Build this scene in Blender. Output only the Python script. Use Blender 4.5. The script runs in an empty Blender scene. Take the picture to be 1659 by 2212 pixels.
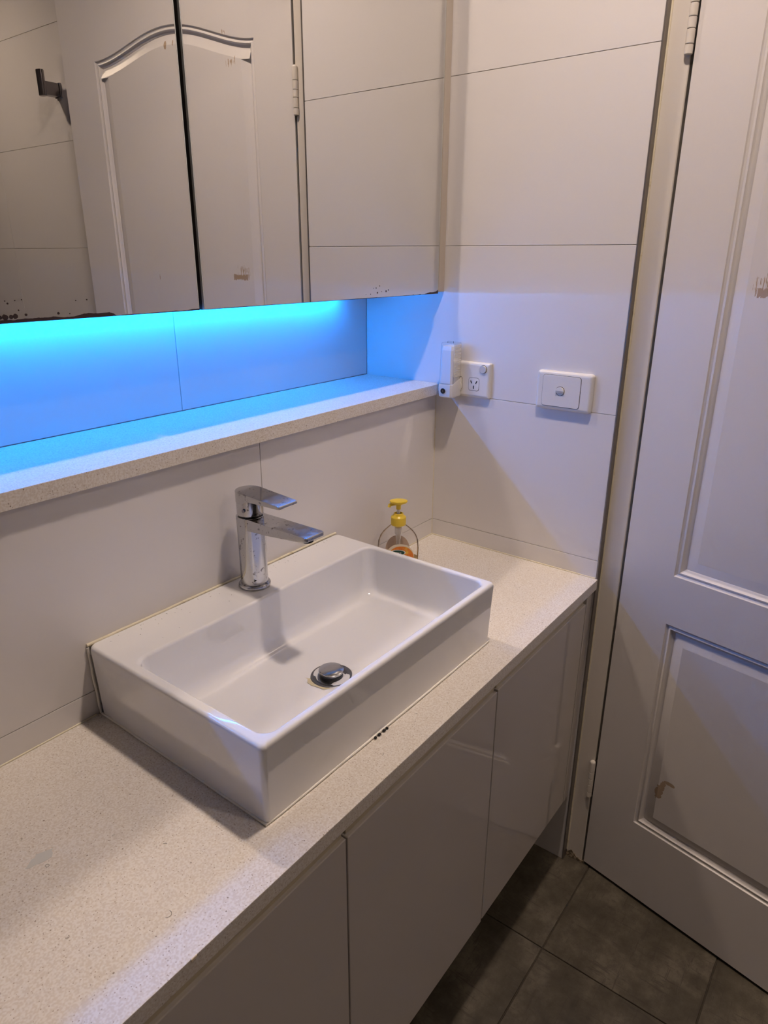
import bpy, bmesh, math, random
from mathutils import Vector, Matrix
random.seed(7)
C = bpy.context.scene.collection
sc = bpy.context.scene
PI = math.pi

# ------------------------------------------------------------------ camera
Z0 = 0.7636                      # height of the worktop; x=0 is the end wall, y=0 the splashback
cam_d = bpy.data.cameras.new('camera'); cam = bpy.data.objects.new('camera', cam_d); C.objects.link(cam)
_r = Vector((0.60410, -0.79690, 0.0038)); _f = Vector((0.7480, 0.5654, -0.3475)).normalized()
_r = (_r - _f * _r.dot(_f)).normalized(); _u = _r.cross(_f)
M = Matrix((( _r.x, _u.x, -_f.x, -1.305), (_r.y, _u.y, -_f.y, -0.8413), (_r.z, _u.z, -_f.z, 0.6292 + Z0), (0, 0, 0, 1)))
cam.matrix_world = M
cam_d.sensor_fit = 'HORIZONTAL'; cam_d.sensor_width = 36.0
cam_d.lens = 1491.0 * 36.0 / 1659.0
cam_d.clip_start = 0.02
sc.camera = cam
# ------------------------------------------------------------------ world, exposure
w = bpy.data.worlds.new('world'); sc.world = w; w.use_nodes = True
w.node_tree.nodes['Background'].inputs[0].default_value = (0.02, 0.02, 0.02, 1)
w.node_tree.nodes['Background'].inputs[1].default_value = 0.3
sc.view_settings.view_transform = 'Standard'; sc.view_settings.look = 'None'
sc.view_settings.gamma = 1.0; sc.view_settings.use_curve_mapping = False
sc.view_settings.exposure = 0.05
cy = sc.cycles
cy.max_bounces = 7; cy.diffuse_bounces = 3; cy.glossy_bounces = 5; cy.transparent_max_bounces = 12
cy.caustics_reflective = True; cy.caustics_refractive = False; cy.blur_glossy = 0.0
cy.sample_clamp_indirect = 12.0; cy.sample_clamp_direct = 0.0
cy.use_denoising = True
cy.use_guiding = True; cy.guiding_training_samples = 64; cy.use_surface_guiding = True
cy.surface_guiding_probability = 0.6; cy.use_adaptive_sampling = True; cy.adaptive_threshold = 0.07; cy.adaptive_min_samples = 20
LAMP_A = dict(x=-0.50, y=-0.46, col=(1.0, 0.81, 0.69), e=450.0)
LAMP_B = dict(x=-0.52, y=-1.74, col=(1.0, 0.78, 0.60), e=290.0)
LED = dict(col=(0.0, 0.235, 1.0), e=92.0)

# ------------------------------------------------------------------ materials
def mat(name, col=(.8, .8, .8), rough=.5, metal=0., coat=0., spec=.5):
    m = bpy.data.materials.new(name); m.use_nodes = True
    b = m.node_tree.nodes['Principled BSDF']
    b.inputs['Base Color'].default_value = (*col, 1); b.inputs['Roughness'].default_value = rough
    b.inputs['Metallic'].default_value = metal; b.inputs['Coat Weight'].default_value = coat
    b.inputs['Specular IOR Level'].default_value = spec
    return m
def N(m, t, **kw):
    n = m.node_tree.nodes.new(t)
    for k, v in kw.items(): setattr(n, k, v)
    return n
def L(m, a, b): m.node_tree.links.new(a, b)
def bsdf(m): return m.node_tree.nodes['Principled BSDF']
def objco(m): return N(m, 'ShaderNodeTexCoord').outputs['Object']
def noise(m, scale, detail=4, co=None, rough=.5):
    n = N(m, 'ShaderNodeTexNoise'); n.inputs['Scale'].default_value = scale
    n.inputs['Detail'].default_value = detail; n.inputs['Roughness'].default_value = rough
    L(m, co or objco(m), n.inputs['Vector']); return n.outputs['Fac']
def ramp(m, fac, stops):
    r = N(m, 'ShaderNodeValToRGB'); e = r.color_ramp.elements
    while len(e) < len(stops): e.new(.5)
    for el, (p, c) in zip(e, stops): el.position = p; el.color = (*c, 1)
    L(m, fac, r.inputs[0]); return r.outputs[0]
def math_(m, op, a, b=None, c=None):
    n = N(m, 'ShaderNodeMath', operation=op)
    for i, v in enumerate((a, b, c)):
        if v is None: continue
        if isinstance(v, (int, float)): n.inputs[i].default_value = v
        else: L(m, v, n.inputs[i])
    return n.outputs[0]
def mix(m, fac, a, b):
    n = N(m, 'ShaderNodeMix', data_type='RGBA')
    for i, v in ((0, fac), (6, a), (7, b)):
        if isinstance(v, tuple): n.inputs[i].default_value = (*v, 1)
        elif isinstance(v, float): n.inputs[i].default_value = v
        else: L(m, v, n.inputs[i])
    return n.outputs[2]
def bump(m, h, strength, dist=.001):
    b = N(m, 'ShaderNodeBump'); b.inputs['Strength'].default_value = strength; b.inputs['Distance'].default_value = dist
    L(m, h, b.inputs['Height']); L(m, b.outputs[0], bsdf(m).inputs['Normal'])

M_tile = mat('white_tile', (.80, .775, .765), .22)
bump(M_tile, noise(M_tile, 14, 0), .10, .002)
M_grout = mat('grout', (.60, .55, .49), .9)
M_seal = mat('aged_silicone', (.74, .66, .44), .45)
L(M_seal, ramp(M_seal, noise(M_seal, 60, 5), [(.30, (.62, .54, .36)), (.42, (.78, .71, .53)), (.7, (.80, .75, .61))]), bsdf(M_seal).inputs['Base Color'])
M_seal_w = mat('white_silicone', (.80, .77, .70), .4)
M_paint = mat('ceiling_paint', (.80, .79, .78), .8)

def stone_mat():
    m = mat('speckled_stone', (.8, .76, .7), .38, spec=.35)
    co = objco(m)
    v = N(m, 'ShaderNodeTexVoronoi'); v.inputs['Scale'].default_value = 330; L(m, co, v.inputs['Vector'])
    sep = N(m, 'ShaderNodeSeparateColor'); L(m, v.outputs['Color'], sep.inputs[0])
    near = math_(m, 'LESS_THAN', v.outputs['Distance'], .24)
    few = math_(m, 'GREATER_THAN', sep.outputs[0], .70)
    spk = math_(m, 'MULTIPLY', near, few)
    v2 = N(m, 'ShaderNodeTexVoronoi'); v2.inputs['Scale'].default_value = 90; L(m, co, v2.inputs['Vector'])
    sep2 = N(m, 'ShaderNodeSeparateColor'); L(m, v2.outputs['Color'], sep2.inputs[0])
    spk2 = math_(m, 'MULTIPLY', math_(m, 'LESS_THAN', v2.outputs['Distance'], .09), math_(m, 'GREATER_THAN', sep2.outputs[1], .85))
    base = ramp(m, noise(m, 420, 0, co), [(.35, (.72, .66, .58)), (.65, (.82, .78, .72))])
    c1 = mix(m, spk, base, (.50, .42, .34)); c2 = mix(m, spk2, c1, (.34, .28, .22))
    L(m, c2, bsdf(m).inputs['Base Color']); return m
M_stone = stone_mat()
M_ceramic = mat('glazed_ceramic', (.85, .85, .855), .05, coat=.7)
bsdf(M_ceramic).inputs['Coat Roughness'].default_value = .02
bump(M_ceramic, noise(M_ceramic, 9, 0), .10, .003)
M_gloss = mat('gloss_laminate', (.64, .60, .56), .05)
bump(M_gloss, noise(M_gloss, 7, 0), .04, .002)
M_channel = mat('cabinet_edging', (.60, .53, .38), .4)
M_carc = mat('cabinet_carcass', (.52, .46, .39), .5)
M_dark = mat('dark_gap', (.03, .026, .024), .7)  # near-black colour stands in for shade in gaps and the dark hall
M_rust = mat('mirror_corrosion', (.035, .02, .022), .55)
M_mirror = mat('silvered_glass', (.74, .735, .71), 0., metal=1.)
M_glassedge = mat('bevelled_glass_edge', (.60, .62, .60), .1)
def chrome_mat():
    m = mat('water_spotted_chrome', (.50, .50, .51), .07, metal=1.)
    co = objco(m)
    n = noise(m, 120, 4, co, .6)
    L(m, ramp(m, n, [(.0, (.50, .50, .51)), (.60, (.56, .56, .57)), (.68, (.20, .19, .19))]), bsdf(m).inputs['Base Color'])
    L(m, math_(m, 'MULTIPLY_ADD', noise(m, 60, 4, co), .28, .0), bsdf(m).inputs['Roughness']); return m
M_chrome = chrome_mat()
M_darkchrome = mat('tarnished_chrome', (.22, .21, .22), .16, metal=1.)
M_hook = mat('brushed_nickel', (.27, .25, .27), .25, metal=1.)
M_plast = mat('white_plastic', (.80, .78, .75), .28)
M_black = mat('black_plastic', (.012, .012, .014), .25)
M_alum = mat('aluminium_trim', (.22, .20, .19), .4, metal=.6)
M_led = bpy.data.materials.new('led_diffuser'); M_led.use_nodes = True
b = bsdf(M_led); b.inputs['Base Color'].default_value = (.8, .8, .8, 1)
b.inputs['Emission Color'].default_value = (*LED['col'], 1); b.inputs['Emission Strength'].default_value = LED['e']

def door_mat():
    m = mat('worn_door_paint', (.76, .72, .69), .33)
    co = objco(m)
    sep = N(m, 'ShaderNodeSeparateXYZ'); L(m, co, sep.inputs[0])
    y, z = sep.outputs[1], sep.outputs[2]
    nn = noise(m, 55, 3, co, .65)
    mp = N(m, 'ShaderNodeMapping'); mp.inputs['Scale'].default_value = (1, 260, 22); L(m, co, mp.inputs[0])
    streak = noise(m, 1.0, 3, mp.outputs[0], .6)
    tot = None
    # (s, z, half width, half height, streaky, sharpness)
    for s, zz, hw, hh, st in ((.148, .317, .011, .017, 0), (.155, .338, .006, .014, 0), (.167, .352, .012, .004, 0),
                              (.185, 1.340, .022, .0065, 1), (.176, 1.356, .032, .016, 2), (.176, 1.822, .020, .011, 2), (.19, 1.883, .012, .008, 2),
                              (.37, 1.875, .004, .009, 0), (.346, 1.878, .002, .007, 0), (.46, 1.335, .004, .012, 2)):
        dx = math_(m, 'DIVIDE', math_(m, 'ABSOLUTE', math_(m, 'ADD', y, s)), hw)
        dz = math_(m, 'DIVIDE', math_(m, 'ABSOLUTE', math_(m, 'SUBTRACT', z, zz)), hh)
        d = math_(m, 'MAXIMUM', dx, dz) if st else math_(m, 'SQRT', math_(m, 'ADD', math_(m, 'MULTIPLY', dx, dx), math_(m, 'MULTIPLY', dz, dz)))
        ns = streak if st else nn
        thr = math_(m, 'ADD', math_(m, 'MULTIPLY', ns, (1.6, 2.8, 3.2)[st]), (-.05, -.55, -1.35)[st])
        k = math_(m, 'LESS_THAN', math_(m, 'MULTIPLY', d, .8), thr)
        k = math_(m, 'MULTIPLY', k, math_(m, 'LESS_THAN', d, 1.25))
        tot = k if tot is None else math_(m, 'MAXIMUM', tot, k)
    base = (.765, .73, .705)
    L(m, mix(m, tot, base, (.47, .35, .25)), bsdf(m).inputs['Base Color'])
    mp2 = N(m, 'ShaderNodeMapping'); mp2.inputs['Scale'].default_value = (1, 160, 12); L(m, co, mp2.inputs[0])
    h = noise(m, 1.5, 1, mp2.outputs[0])
    bump(m, h, .12, .0012)
    return m
M_door = door_mat()
M_jamb = mat('jamb_paint', (.74, .69, .62), .38)
bump(M_jamb, noise(M_jamb, 90, 0), .1, .001)
M_grime = mat('flaking_grime', (.26, .19, .12), .9)
L(M_grime, ramp(M_grime, noise(M_grime, 160, 5), [(.42, (.13, .10, .06)), (.58, (.42, .34, .24))]), bsdf(M_grime).inputs['Base Color'])

def floor_mat():
    m = mat('slate_look_tile', (.2, .18, .15), .42)
    inf = N(m, 'ShaderNodeObjectInfo')
    ad = N(m, 'ShaderNodeVectorMath', operation='ADD'); L(m, objco(m), ad.inputs[0])
    cx = N(m, 'ShaderNodeCombineXYZ'); L(m, math_(m, 'MULTIPLY', inf.outputs['Random'], 30.), cx.inputs[0]); L(m, cx.outputs[0], ad.inputs[1])
    co = ad.outputs[0]
    a = noise(m, 9, 7, co, .72); b_ = noise(m, 34, 7, co, .75)
    mp = N(m, 'ShaderNodeMapping'); mp.inputs['Scale'].default_value = (110, 9, 9); L(m, co, mp.inputs[0])
    sc_ = noise(m, 1, 5, mp.outputs[0], .7)
    mp2 = N(m, 'ShaderNodeMapping'); mp2.inputs['Scale'].default_value = (9, 110, 9); L(m, co, mp2.inputs[0])
    sc2 = noise(m, 1, 5, mp2.outputs[0], .7)
    base = ramp(m, a, [(.32, (.050, .041, .028)), (.50, (.100, .085, .061)), (.64, (.165, .143, .108))])
    dk = ramp(m, b_, [(.50, (0, 0, 0)), (.62, (1, 1, 1))])
    base = mix(m, math_(m, 'MULTIPLY', dk, .55), base, (.07, .058, .045))
    s1 = math_(m, 'MULTIPLY', math_(m, 'GREATER_THAN', sc_, .60), .55)
    s2 = math_(m, 'MULTIPLY', math_(m, 'GREATER_THAN', sc2, .61), .55)
    base = mix(m, s1, base, (.06, .05, .04)); base = mix(m, s2, base, (.06, .05, .04))
    L(m, base, bsdf(m).inputs['Base Color'])
    bump(m, b_, .2, .0015); return m
M_floor = floor_mat()
M_fgrout = mat('floor_grout', (.075, .062, .046), .9)

def thin_clear(name, tint, dens, gl=.06):
    m = bpy.data.materials.new(name); m.use_nodes = True; nt = m.node_tree
    out = nt.nodes['Material Output']; nt.nodes.remove(nt.nodes['Principled BSDF'])
    tr = N(m, 'ShaderNodeBsdfTransparent'); tr.inputs[0].default_value = (*tint, 1)
    df = N(m, 'ShaderNodeBsdfDiffuse'); df.inputs[0].default_value = (.85, .85, .85, 1)
    tl = N(m, 'ShaderNodeBsdfTranslucent'); tl.inputs[0].default_value = (.85, .85, .85, 1)
    g = N(m, 'ShaderNodeBsdfGlossy'); g.inputs['Roughness'].default_value = gl
    s0 = N(m, 'ShaderNodeMixShader'); s0.inputs[0].default_value = .5; L(m, df.outputs[0], s0.inputs[1]); L(m, tl.outputs[0], s0.inputs[2])
    s1 = N(m, 'ShaderNodeMixShader'); s1.inputs[0].default_value = dens; L(m, tr.outputs[0], s1.inputs[1]); L(m, s0.outputs[0], s1.inputs[2])
    lw = N(m, 'ShaderNodeFresnel'); lw.inputs[0].default_value = 1.17
    s2 = N(m, 'ShaderNodeMixShader'); L(m, lw.outputs[0], s2.inputs[0]); L(m, s1.outputs[0], s2.inputs[1]); L(m, g.outputs[0], s2.inputs[2])
    L(m, s2.outputs[0], out.inputs[0]); return m
M_pet = thin_clear('clear_bottle_plastic', (.988, .982, .975), .03)
M_lens = thin_clear('milky_lens_plastic', (1., 1., 1.), .09)
M_yellow = mat('translucent_yellow_plastic', (.90, .66, .06), .3)
bsdf(M_yellow).inputs['Subsurface Weight'].default_value = .15; bsdf(M_yellow).inputs['Subsurface Radius'].default_value = (.01, .008, .002)
M_soap = mat('soap', (.85, .55, .18), .2)
def label_mat():
    m = mat('orange_label', (.9, .3, .03), .35); co = objco(m)
    n = noise(m, 45, 3, co)
    v = N(m, 'ShaderNodeTexVoronoi'); v.inputs['Scale'].default_value = 420; L(m, co, v.inputs['Vector'])
    c = ramp(m, n, [(.40, (.82, .20, .015)), (.52, (.88, .30, .03)), (.60, (.95, .55, .06))])
    c = mix(m, math_(m, 'MULTIPLY', math_(m, 'LESS_THAN', v.outputs['Distance'], .22), .6), c, (.98, .70, .25))
    L(m, c, bsdf(m).inputs['Base Color']); return m
M_label = label_mat()
M_green = mat('dark_green_print', (.01, .07, .05), .35)
M_white = mat('white_print', (.85, .85, .82), .4)
M_cream = mat('cream_print', (.88, .78, .60), .4)
M_hair = mat('hair', (.035, .025, .02), .5)
M_smear = mat('pale_smear', (.64, .645, .61), .3)

# ------------------------------------------------------------------ mesh helpers
def obj(name, bm, m, parent=None, smooth=None, loc=None, rotz=0.):
    me = bpy.data.meshes.new(name); bm.to_mesh(me); bm.free()
    if m: me.materials.append(m)
    if smooth is not None:
        for p in me.polygons: p.use_smooth = True
        me.set_sharp_from_angle(angle=math.radians(smooth))
    o = bpy.data.objects.new(name, me); C.objects.link(o)
    if smooth is not None:
        wn = o.modifiers.new('weighted_normal', 'WEIGHTED_NORMAL'); wn.keep_sharp = True; wn.weight = 80
    if parent: o.parent = parent
    if loc: o.location = loc
    o.rotation_euler = (0, 0, rotz); return o
def tag(o, label, cat=None, group=None, kind=None):
    if label: o['label'] = label
    if cat: o['category'] = cat
    if group: o['group'] = group
    if kind: o['kind'] = kind
    return o
def thing(name, label, cat, loc=(0, 0, 0), rotz=0., group=None, kind=None):
    o = bpy.data.objects.new(name, None); C.objects.link(o); o.location = loc; o.rotation_euler = (0, 0, rotz)
    o.empty_display_size = .05
    return tag(o, label, cat, group, kind)
def add_box(bm, x0, x1, y0, y1, z0, z1, bev=0., seg=1):
    r = bmesh.ops.create_cube(bm, size=1.)
    bmesh.ops.scale(bm, vec=(x1 - x0, y1 - y0, z1 - z0), verts=r['verts'])
    bmesh.ops.translate(bm, vec=((x0 + x1) / 2, (y0 + y1) / 2, (z0 + z1) / 2), verts=r['verts'])
    if bev:
        es = list({e for v in r['verts'] for e in v.link_edges})
        bmesh.ops.bevel(bm, geom=es, offset=bev, segments=seg, affect='EDGES', profile=.5)
def box(x0, x1, y0, y1, z0, z1, bev=0., seg=1):
    bm = bmesh.new(); add_box(bm, x0, x1, y0, y1, z0, z1, bev, seg); return bm
def rrect(cx, cy, hx, hy, r, n=6):
    pts = []
    for (sx, sy, a0) in ((1, 1, 0), (-1, 1, 90), (-1, -1, 180), (1, -1, 270)):
        for i in range(n + 1):
            a = math.radians(a0 + 90 * i / n)
            pts.append((cx + sx * (hx - r) + r * math.cos(a), cy + sy * (hy - r) + r * math.sin(a)))
    return pts
def circ(cx, cy, r, n=28, ry=None, a0=0.): return [(cx + r * math.cos(a0 + 2 * PI * i / n), cy + (ry or r) * math.sin(a0 + 2 * PI * i / n)) for i in range(n)]
def loft(bm, rings, cap0=True, cap1=True):
    vs = [[bm.verts.new(p) for p in ring] for ring in rings]
    for a, b in zip(vs, vs[1:]):
        n = len(a)
        for i in range(n):
            j = (i + 1) % n
            bm.faces.new((a[i], a[j], b[j], b[i]))
    if cap0: bm.faces.new(list(reversed(vs[0])))
    if cap1: bm.faces.new(vs[-1])
    bm.normal_update(); return vs
def lathe(bm, prof, cx=0., cy=0., n=28, sx=1., sy=1., cap0=True, cap1=True):
    loft(bm, [[(x, y, z) for x, y in circ(cx, cy, r * sx, n, r * sy)] for r, z in prof], cap0, cap1)
def add_cyl(bm, cx, cy, z0, z1, r, n=24, bev=.0008):
    lathe(bm, [(r - bev, z0), (r, z0 + bev), (r, z1 - bev), (r - bev, z1)], cx, cy, n)
def prism(bm, outline, zt, zb, bev=.001):
    """plan outline (ccw) with top and bottom heights as functions of x, y"""
    cx = sum(p[0] for p in outline) / len(outline); cy_ = sum(p[1] for p in outline) / len(outline)
    def ins(d):
        o = []
        for x, y in outline:
            l = math.hypot(x - cx, y - cy_); k = (l - d) / l if l else 1; o.append((cx + (x - cx) * k, cy_ + (y - cy_) * k))
        return o
    i = ins(bev)
    loft(bm, [[(x, y, zb(x, y)) for x, y in i], [(x, y, zb(x, y) + bev) for x, y in outline],
              [(x, y, zt(x, y) - bev) for x, y in outline], [(x, y, zt(x, y)) for x, y in i]])
def tube(bm, pts, r, n=5):
    rings = []
    for i, p in enumerate(pts):
        p = Vector(p); d = (Vector(pts[min(i + 1, len(pts) - 1)]) - Vector(pts[max(i - 1, 0)])).normalized()
        s = d.cross(Vector((0, 0, 1)));  s = s.normalized() if s.length > 1e-4 else Vector((1, 0, 0))
        t = s.cross(d)
        rings.append([tuple(p + s * r * math.cos(2 * PI * k / n) + t * r * math.sin(2 * PI * k / n)) for k in range(n)])
    loft(bm, rings)
def plate_yz(bm, pts, x0, x1):
    """polygon of (y, z) extruded between x0 and x1"""
    loft(bm, [[(x0, y, z) for y, z in pts], [(x1, y, z) for y, z in pts]])
    bmesh.ops.recalc_face_normals(bm, faces=bm.faces[:])
def plate_xz(bm, pts, y0, y1):
    loft(bm, [[(x, y0, z) for x, z in pts], [(x, y1, z) for x, z in pts]])
    bmesh.ops.recalc_face_normals(bm, faces=bm.faces[:])
def rounded_plate(bm, yc, zc, hy, hz, r, x_back, x_front, bev, seg=4, n=6):
    """wall plate on the end wall: loft of rounded rects, front towards -x, domed edge"""
    rings = [[(x_back, y, z) for y, z in rrect(yc, zc, hy, hz, r, n)]]
    dx = x_back - x_front
    for k in range(seg + 1):
        a = PI / 2 * k / seg
        ins = bev * (1 - math.cos(a)); x = x_front + (1 - math.sin(a)) * min(bev * .8, dx * .7)
        rings.append([(x, y, z) for y, z in rrect(yc, zc, hy - ins, hz - ins, max(r - ins, .0015), n)])
    loft(bm, rings); bmesh.ops.recalc_face_normals(bm, faces=bm.faces[:])

# ================================================================== SETTING
RX0, RY0, H = -1.90, -3.00, 2.42           # left wall, front wall, ceiling
YB = 0.1986                                 # back of the niche
ZL = Z0 + 0.3642                            # ledge top
def struct(name, bm, m, label=None):
    return tag(obj(name, bm, m), label, kind='structure')
tile_cache = {}
def tile(parent, m, x0, x1, y0, y1, z0, z1, name='wall_tile', g=.0005, bev=.0004):
    """one tile; the joint is g wide on each side in the two long directions"""
    d = (x1 - x0, y1 - y0, z1 - z0); thin = d.index(min(d))
    s = [v if i == thin else v - 2 * g for i, v in enumerate(d)]
    key = tuple(round(v, 5) for v in s) + (m.name,)
    if key not in tile_cache:
        me = bpy.data.meshes.new(name); bm = bmesh.new()
        add_box(bm, -s[0] / 2, s[0] / 2, -s[1] / 2, s[1] / 2, -s[2] / 2, s[2] / 2, bev); bm.to_mesh(me); bm.free()
        me.materials.append(m); tile_cache[key] = me
    o = bpy.data.objects.new(name, tile_cache[key]); C.objects.link(o); o.parent = parent
    o.location = ((x0 + x1) / 2, (y0 + y1) / 2, (z0 + z1) / 2); return o
zj = [Z0 + .04 + .3049 * k for k in range(-3, 7)]
rows = []
_z = [0.] + [z for z in zj if 0.02 < z < H - .02] + [H]
rows = list(zip(_z, _z[1:]))
YE = -0.4095                                # edge of the tiled end wall
D_S, D_W = -0.456, .7186
# end wall
bm = bmesh.new()
add_box(bm, .0018, .12, YE + .002, YB + .1, 0, H); add_box(bm, .0018, .12, -1.215, YE + .002, 2.11, H); add_box(bm, .0018, .12, RY0, -1.215, 0, H)
wr = struct('wall_right', bm, M_grout, 'end wall clad in large white tiles')
for z0, z1 in rows: tile(wr, M_tile, 0, .0018, YE, YB, z0, z1)
ys = [-1.24, -1.84, -2.44, RY0]
for a, c in zip(ys[1:], ys):
    for z0, z1 in rows: tile(wr, M_tile, 0, .0018, a, c, z0, z1)
tile(wr, M_tile, 0, .0018, -1.24, YE, 2.14, H)
# back wall: thick lower wall and niche
bm = bmesh.new()
add_box(bm, RX0, .0018, .0018, YB + .1, 0, ZL - .0237); add_box(bm, RX0, .0018, YB + .0018, YB + .1, ZL - .0237, H)
wb = struct('wall_back', bm, M_grout, 'tiled back wall with the lit niche above the ledge')
xs = [0., -.5374, -1.1374, -1.7374, RX0]
for a, c in zip(xs[1:], xs):
    for z0, z1 in rows:
        if z0 > ZL - .03: break
        tile(wb, M_tile, a, c, 0, .0018, z0, min(z1, ZL - .0245))
    tile(wb, M_tile, a, c, YB, YB + .0018, ZL + .0005, 1.4134)
M_far = mat('bounce_cutting_grey', (.30, .27, .245), .6)  # unseen walls coloured darker to cut the light bounced into the room
struct('wall_left', box(RX0 - .1, RX0, RY0, YB + .1, 0, H), M_far)
struct('wall_front', box(RX0, .008, RY0 - .1, RY0, 0, H), M_far)
struct('ceiling', box(RX0 - .1, .12, RY0 - .1, YB + .1, H, H + .1), M_paint)
fl = struct('floor', box(RX0 - .1, .6, RY0 - .1, YB + .1, -.1, -.0035), M_fgrout, 'bathroom floor of dark slate-look tiles')
fx = [.12, -.2471, -.8471, -1.4471, RX0]; fy = [-.473 + .3054 * k for k in range(-9, 3)]
fy = [RY0] + [y for y in fy if y > RY0 + .05] + []
for a, c in zip(fx[1:], fx):
    for b0, b1 in zip(fy, fy[1:]):
        if b0 > .0: continue
        if c > .1 and (b0 > -.42 or b1 < -1.2): c2 = .006
        elif c > .1: c2 = .1
        else: c2 = c
        tile(fl, M_floor, a, c2, b0, min(b1, .004), -.008, 0, name='floor_tile', g=.0013, bev=.0008)
# metal tile trim
bm = bmesh.new(); add_box(bm, -.0012, .0185, YE - .0028, YE, 0, 2.14, .0004)
struct('trim_1', bm, M_alum, 'metal edge trim where the wall tiles stop at the door frame')
# sealant in the corners
bm = bmesh.new()
tube(bm, [(x, -.0008, Z0 + .0008) for x in (-.35, -.2, -.1, -.001)], .0014, 8)
tube(bm, [(x, -.0008, Z0 + .0008) for x in (RX0, -1.4, -1.1, -.886)], .0014, 8)
tube(bm, [(-.0008, y, Z0 + .0008) for y in (0, -.1, -.2, -.3, -.4075)], .0014, 8)
tube(bm, [(-.0002, -.0002, z) for z in (Z0, Z0 + .15, ZL - .026)], .0011, 6)
tag(obj('trim_2', bm, M_seal, smooth=60), 'yellowed sealant bead along the worktop and wall corner', kind='structure')

# door frame and door
JX = .018
bm = bmesh.new()
add_box(bm, JX, .125, D_S + .0035, YE - .0028, 0, 2.085, .0015)           # hinge jamb
add_box(bm, JX + .04, .055 + JX, D_S - .010, D_S + .0035, 0, 2.075)         # stop
add_box(bm, JX, .125, -1.215, -1.180, 0, 2.085, .0015)
add_box(bm, JX, .125, -1.215, YE - .003, 2.052, 2.11, .0015)
add_box(bm, JX + .04, .055 + JX, -1.18, D_S, 2.04, 2.052)
tr = struct('trim_3', bm, M_jamb, 'cream painted door frame beside the tiled end wall')
bm = bmesh.new(); add_box(bm, JX - .0025, JX + .001, YE - .0058, YE - .0027, .02, 2.08, .0008)
tag(obj('frame_sealant', bm, M_seal, tr), 'yellowed sealant between trim and frame')
bm = bmesh.new()
pts = []
random.seed(3)
for i in range(15): pts.append((YE - .004 - i * .0030, .004 + .016 * math.exp(-((i - 4) / 4.) ** 2) + random.uniform(0, .005)))
pts = [(YE - .004, 0.0005)] + pts[0:1] + pts[1:] + [(YE - .046, 0.0005)]
plate_yz(bm, pts, JX - .0012, JX + .002)
tag(obj('flaking_patch', bm, M_grime, tr), 'bare flaking patch at the foot of the frame')
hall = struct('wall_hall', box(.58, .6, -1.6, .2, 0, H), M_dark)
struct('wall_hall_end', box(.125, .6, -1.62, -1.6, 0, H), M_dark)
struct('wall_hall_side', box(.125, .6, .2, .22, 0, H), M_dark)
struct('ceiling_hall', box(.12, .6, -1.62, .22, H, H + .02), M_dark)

door = thing('door_1', 'painted two-panel door with arched upper panel, standing slightly ajar', None, (JX, D_S, 0), -.1987, kind='structure')
del_keys = None
def arch(s):
    u = (s - .356) / .25; u = max(-1, min(1, u)); return 1.862 + .053 * (.5 + .5 * math.cos(PI * u)) ** .9
def offs(poly, d):
    n = len(poly); out = []
    for i in range(n):
        p0, p1, p2 = Vector(poly[i - 1]), Vector(poly[i]), Vector(poly[(i + 1) % n])
        a = (p1 - p0).normalized(); b_ = (p2 - p1).normalized()
        na, nb = Vector((-a.y, a.x)), Vector((-b_.y, b_.x))
        m_ = (na + nb); m_ = m_ / max(m_.dot(na), .2) if m_.length > 1e-6 else na
        out.append(tuple(p1 + m_ * d))
    return out
def panel_rings(poly):
    prof = [(0, 0), (.0015, .0028), (.005, .0042), (.0075, .0026), (.0095, .0022), (.0105, .0050), (.0135, .0078), (.0160, .0088), (.0175, .0105), (.0385, .0030), (.0400, .0024)]
    return [(offs(poly, o), d) for o, d in prof]
def door_face():
    bm = bmesh.new()
    s0, s1, z0, z1 = .002, D_W, .009, 2.042
    outer = [(s0, z0), (s1, z0), (s1, z1), (s0, z1)]
    low = [(.106, .208), (.606, .208), (.606, .711), (.106, .711)]
    up = [(.106, .815), (.606, .815)] + [(.606 - .5 * i / 40, arch(.606 - .5 * i / 40)) for i in range(41)]
    P = lambda s, z, d: (d, -s, z)
    es = []
    ov = [bm.verts.new(P(s, z, 0)) for s, z in outer]
    for i in range(4): es.append(bm.edges.new((ov[i], ov[(i + 1) % 4])))
    for poly in (low, up):
        rings = panel_rings(poly); prev = None
        for k, (ring, d) in enumerate(rings):
            vs = [bm.verts.new(P(s, z, d)) for s, z in ring]
            if prev is None:
                for i in range(len(vs)): es.append(bm.edges.new((vs[i], vs[(i + 1) % len(vs)])))
            else:
                for i in range(len(vs)):
                    j = (i + 1) % len(vs); bm.faces.new((prev[i], prev[j], vs[j], vs[i]))
            prev = vs
        bmesh.ops.triangle_fill(bm, edges=[bm.edges.get((prev[i], prev[(i + 1) % len(prev)])) for i in range(len(prev))], use_beauty=True)
    bmesh.ops.triangle_fill(bm, edges=es, use_beauty=True)
    bv = [bm.verts.new(P(s, z, .035)) for s, z in outer]
    bm.faces.new(bv)
    for i in range(4): bm.faces.new((ov[i], ov[(i + 1) % 4], bv[(i + 1) % 4], bv[i]))
    bmesh.ops.recalc_face_normals(bm, faces=bm.faces[:])
    return bm
obj('door_leaf', door_face(), M_door, door, smooth=28)
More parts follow.
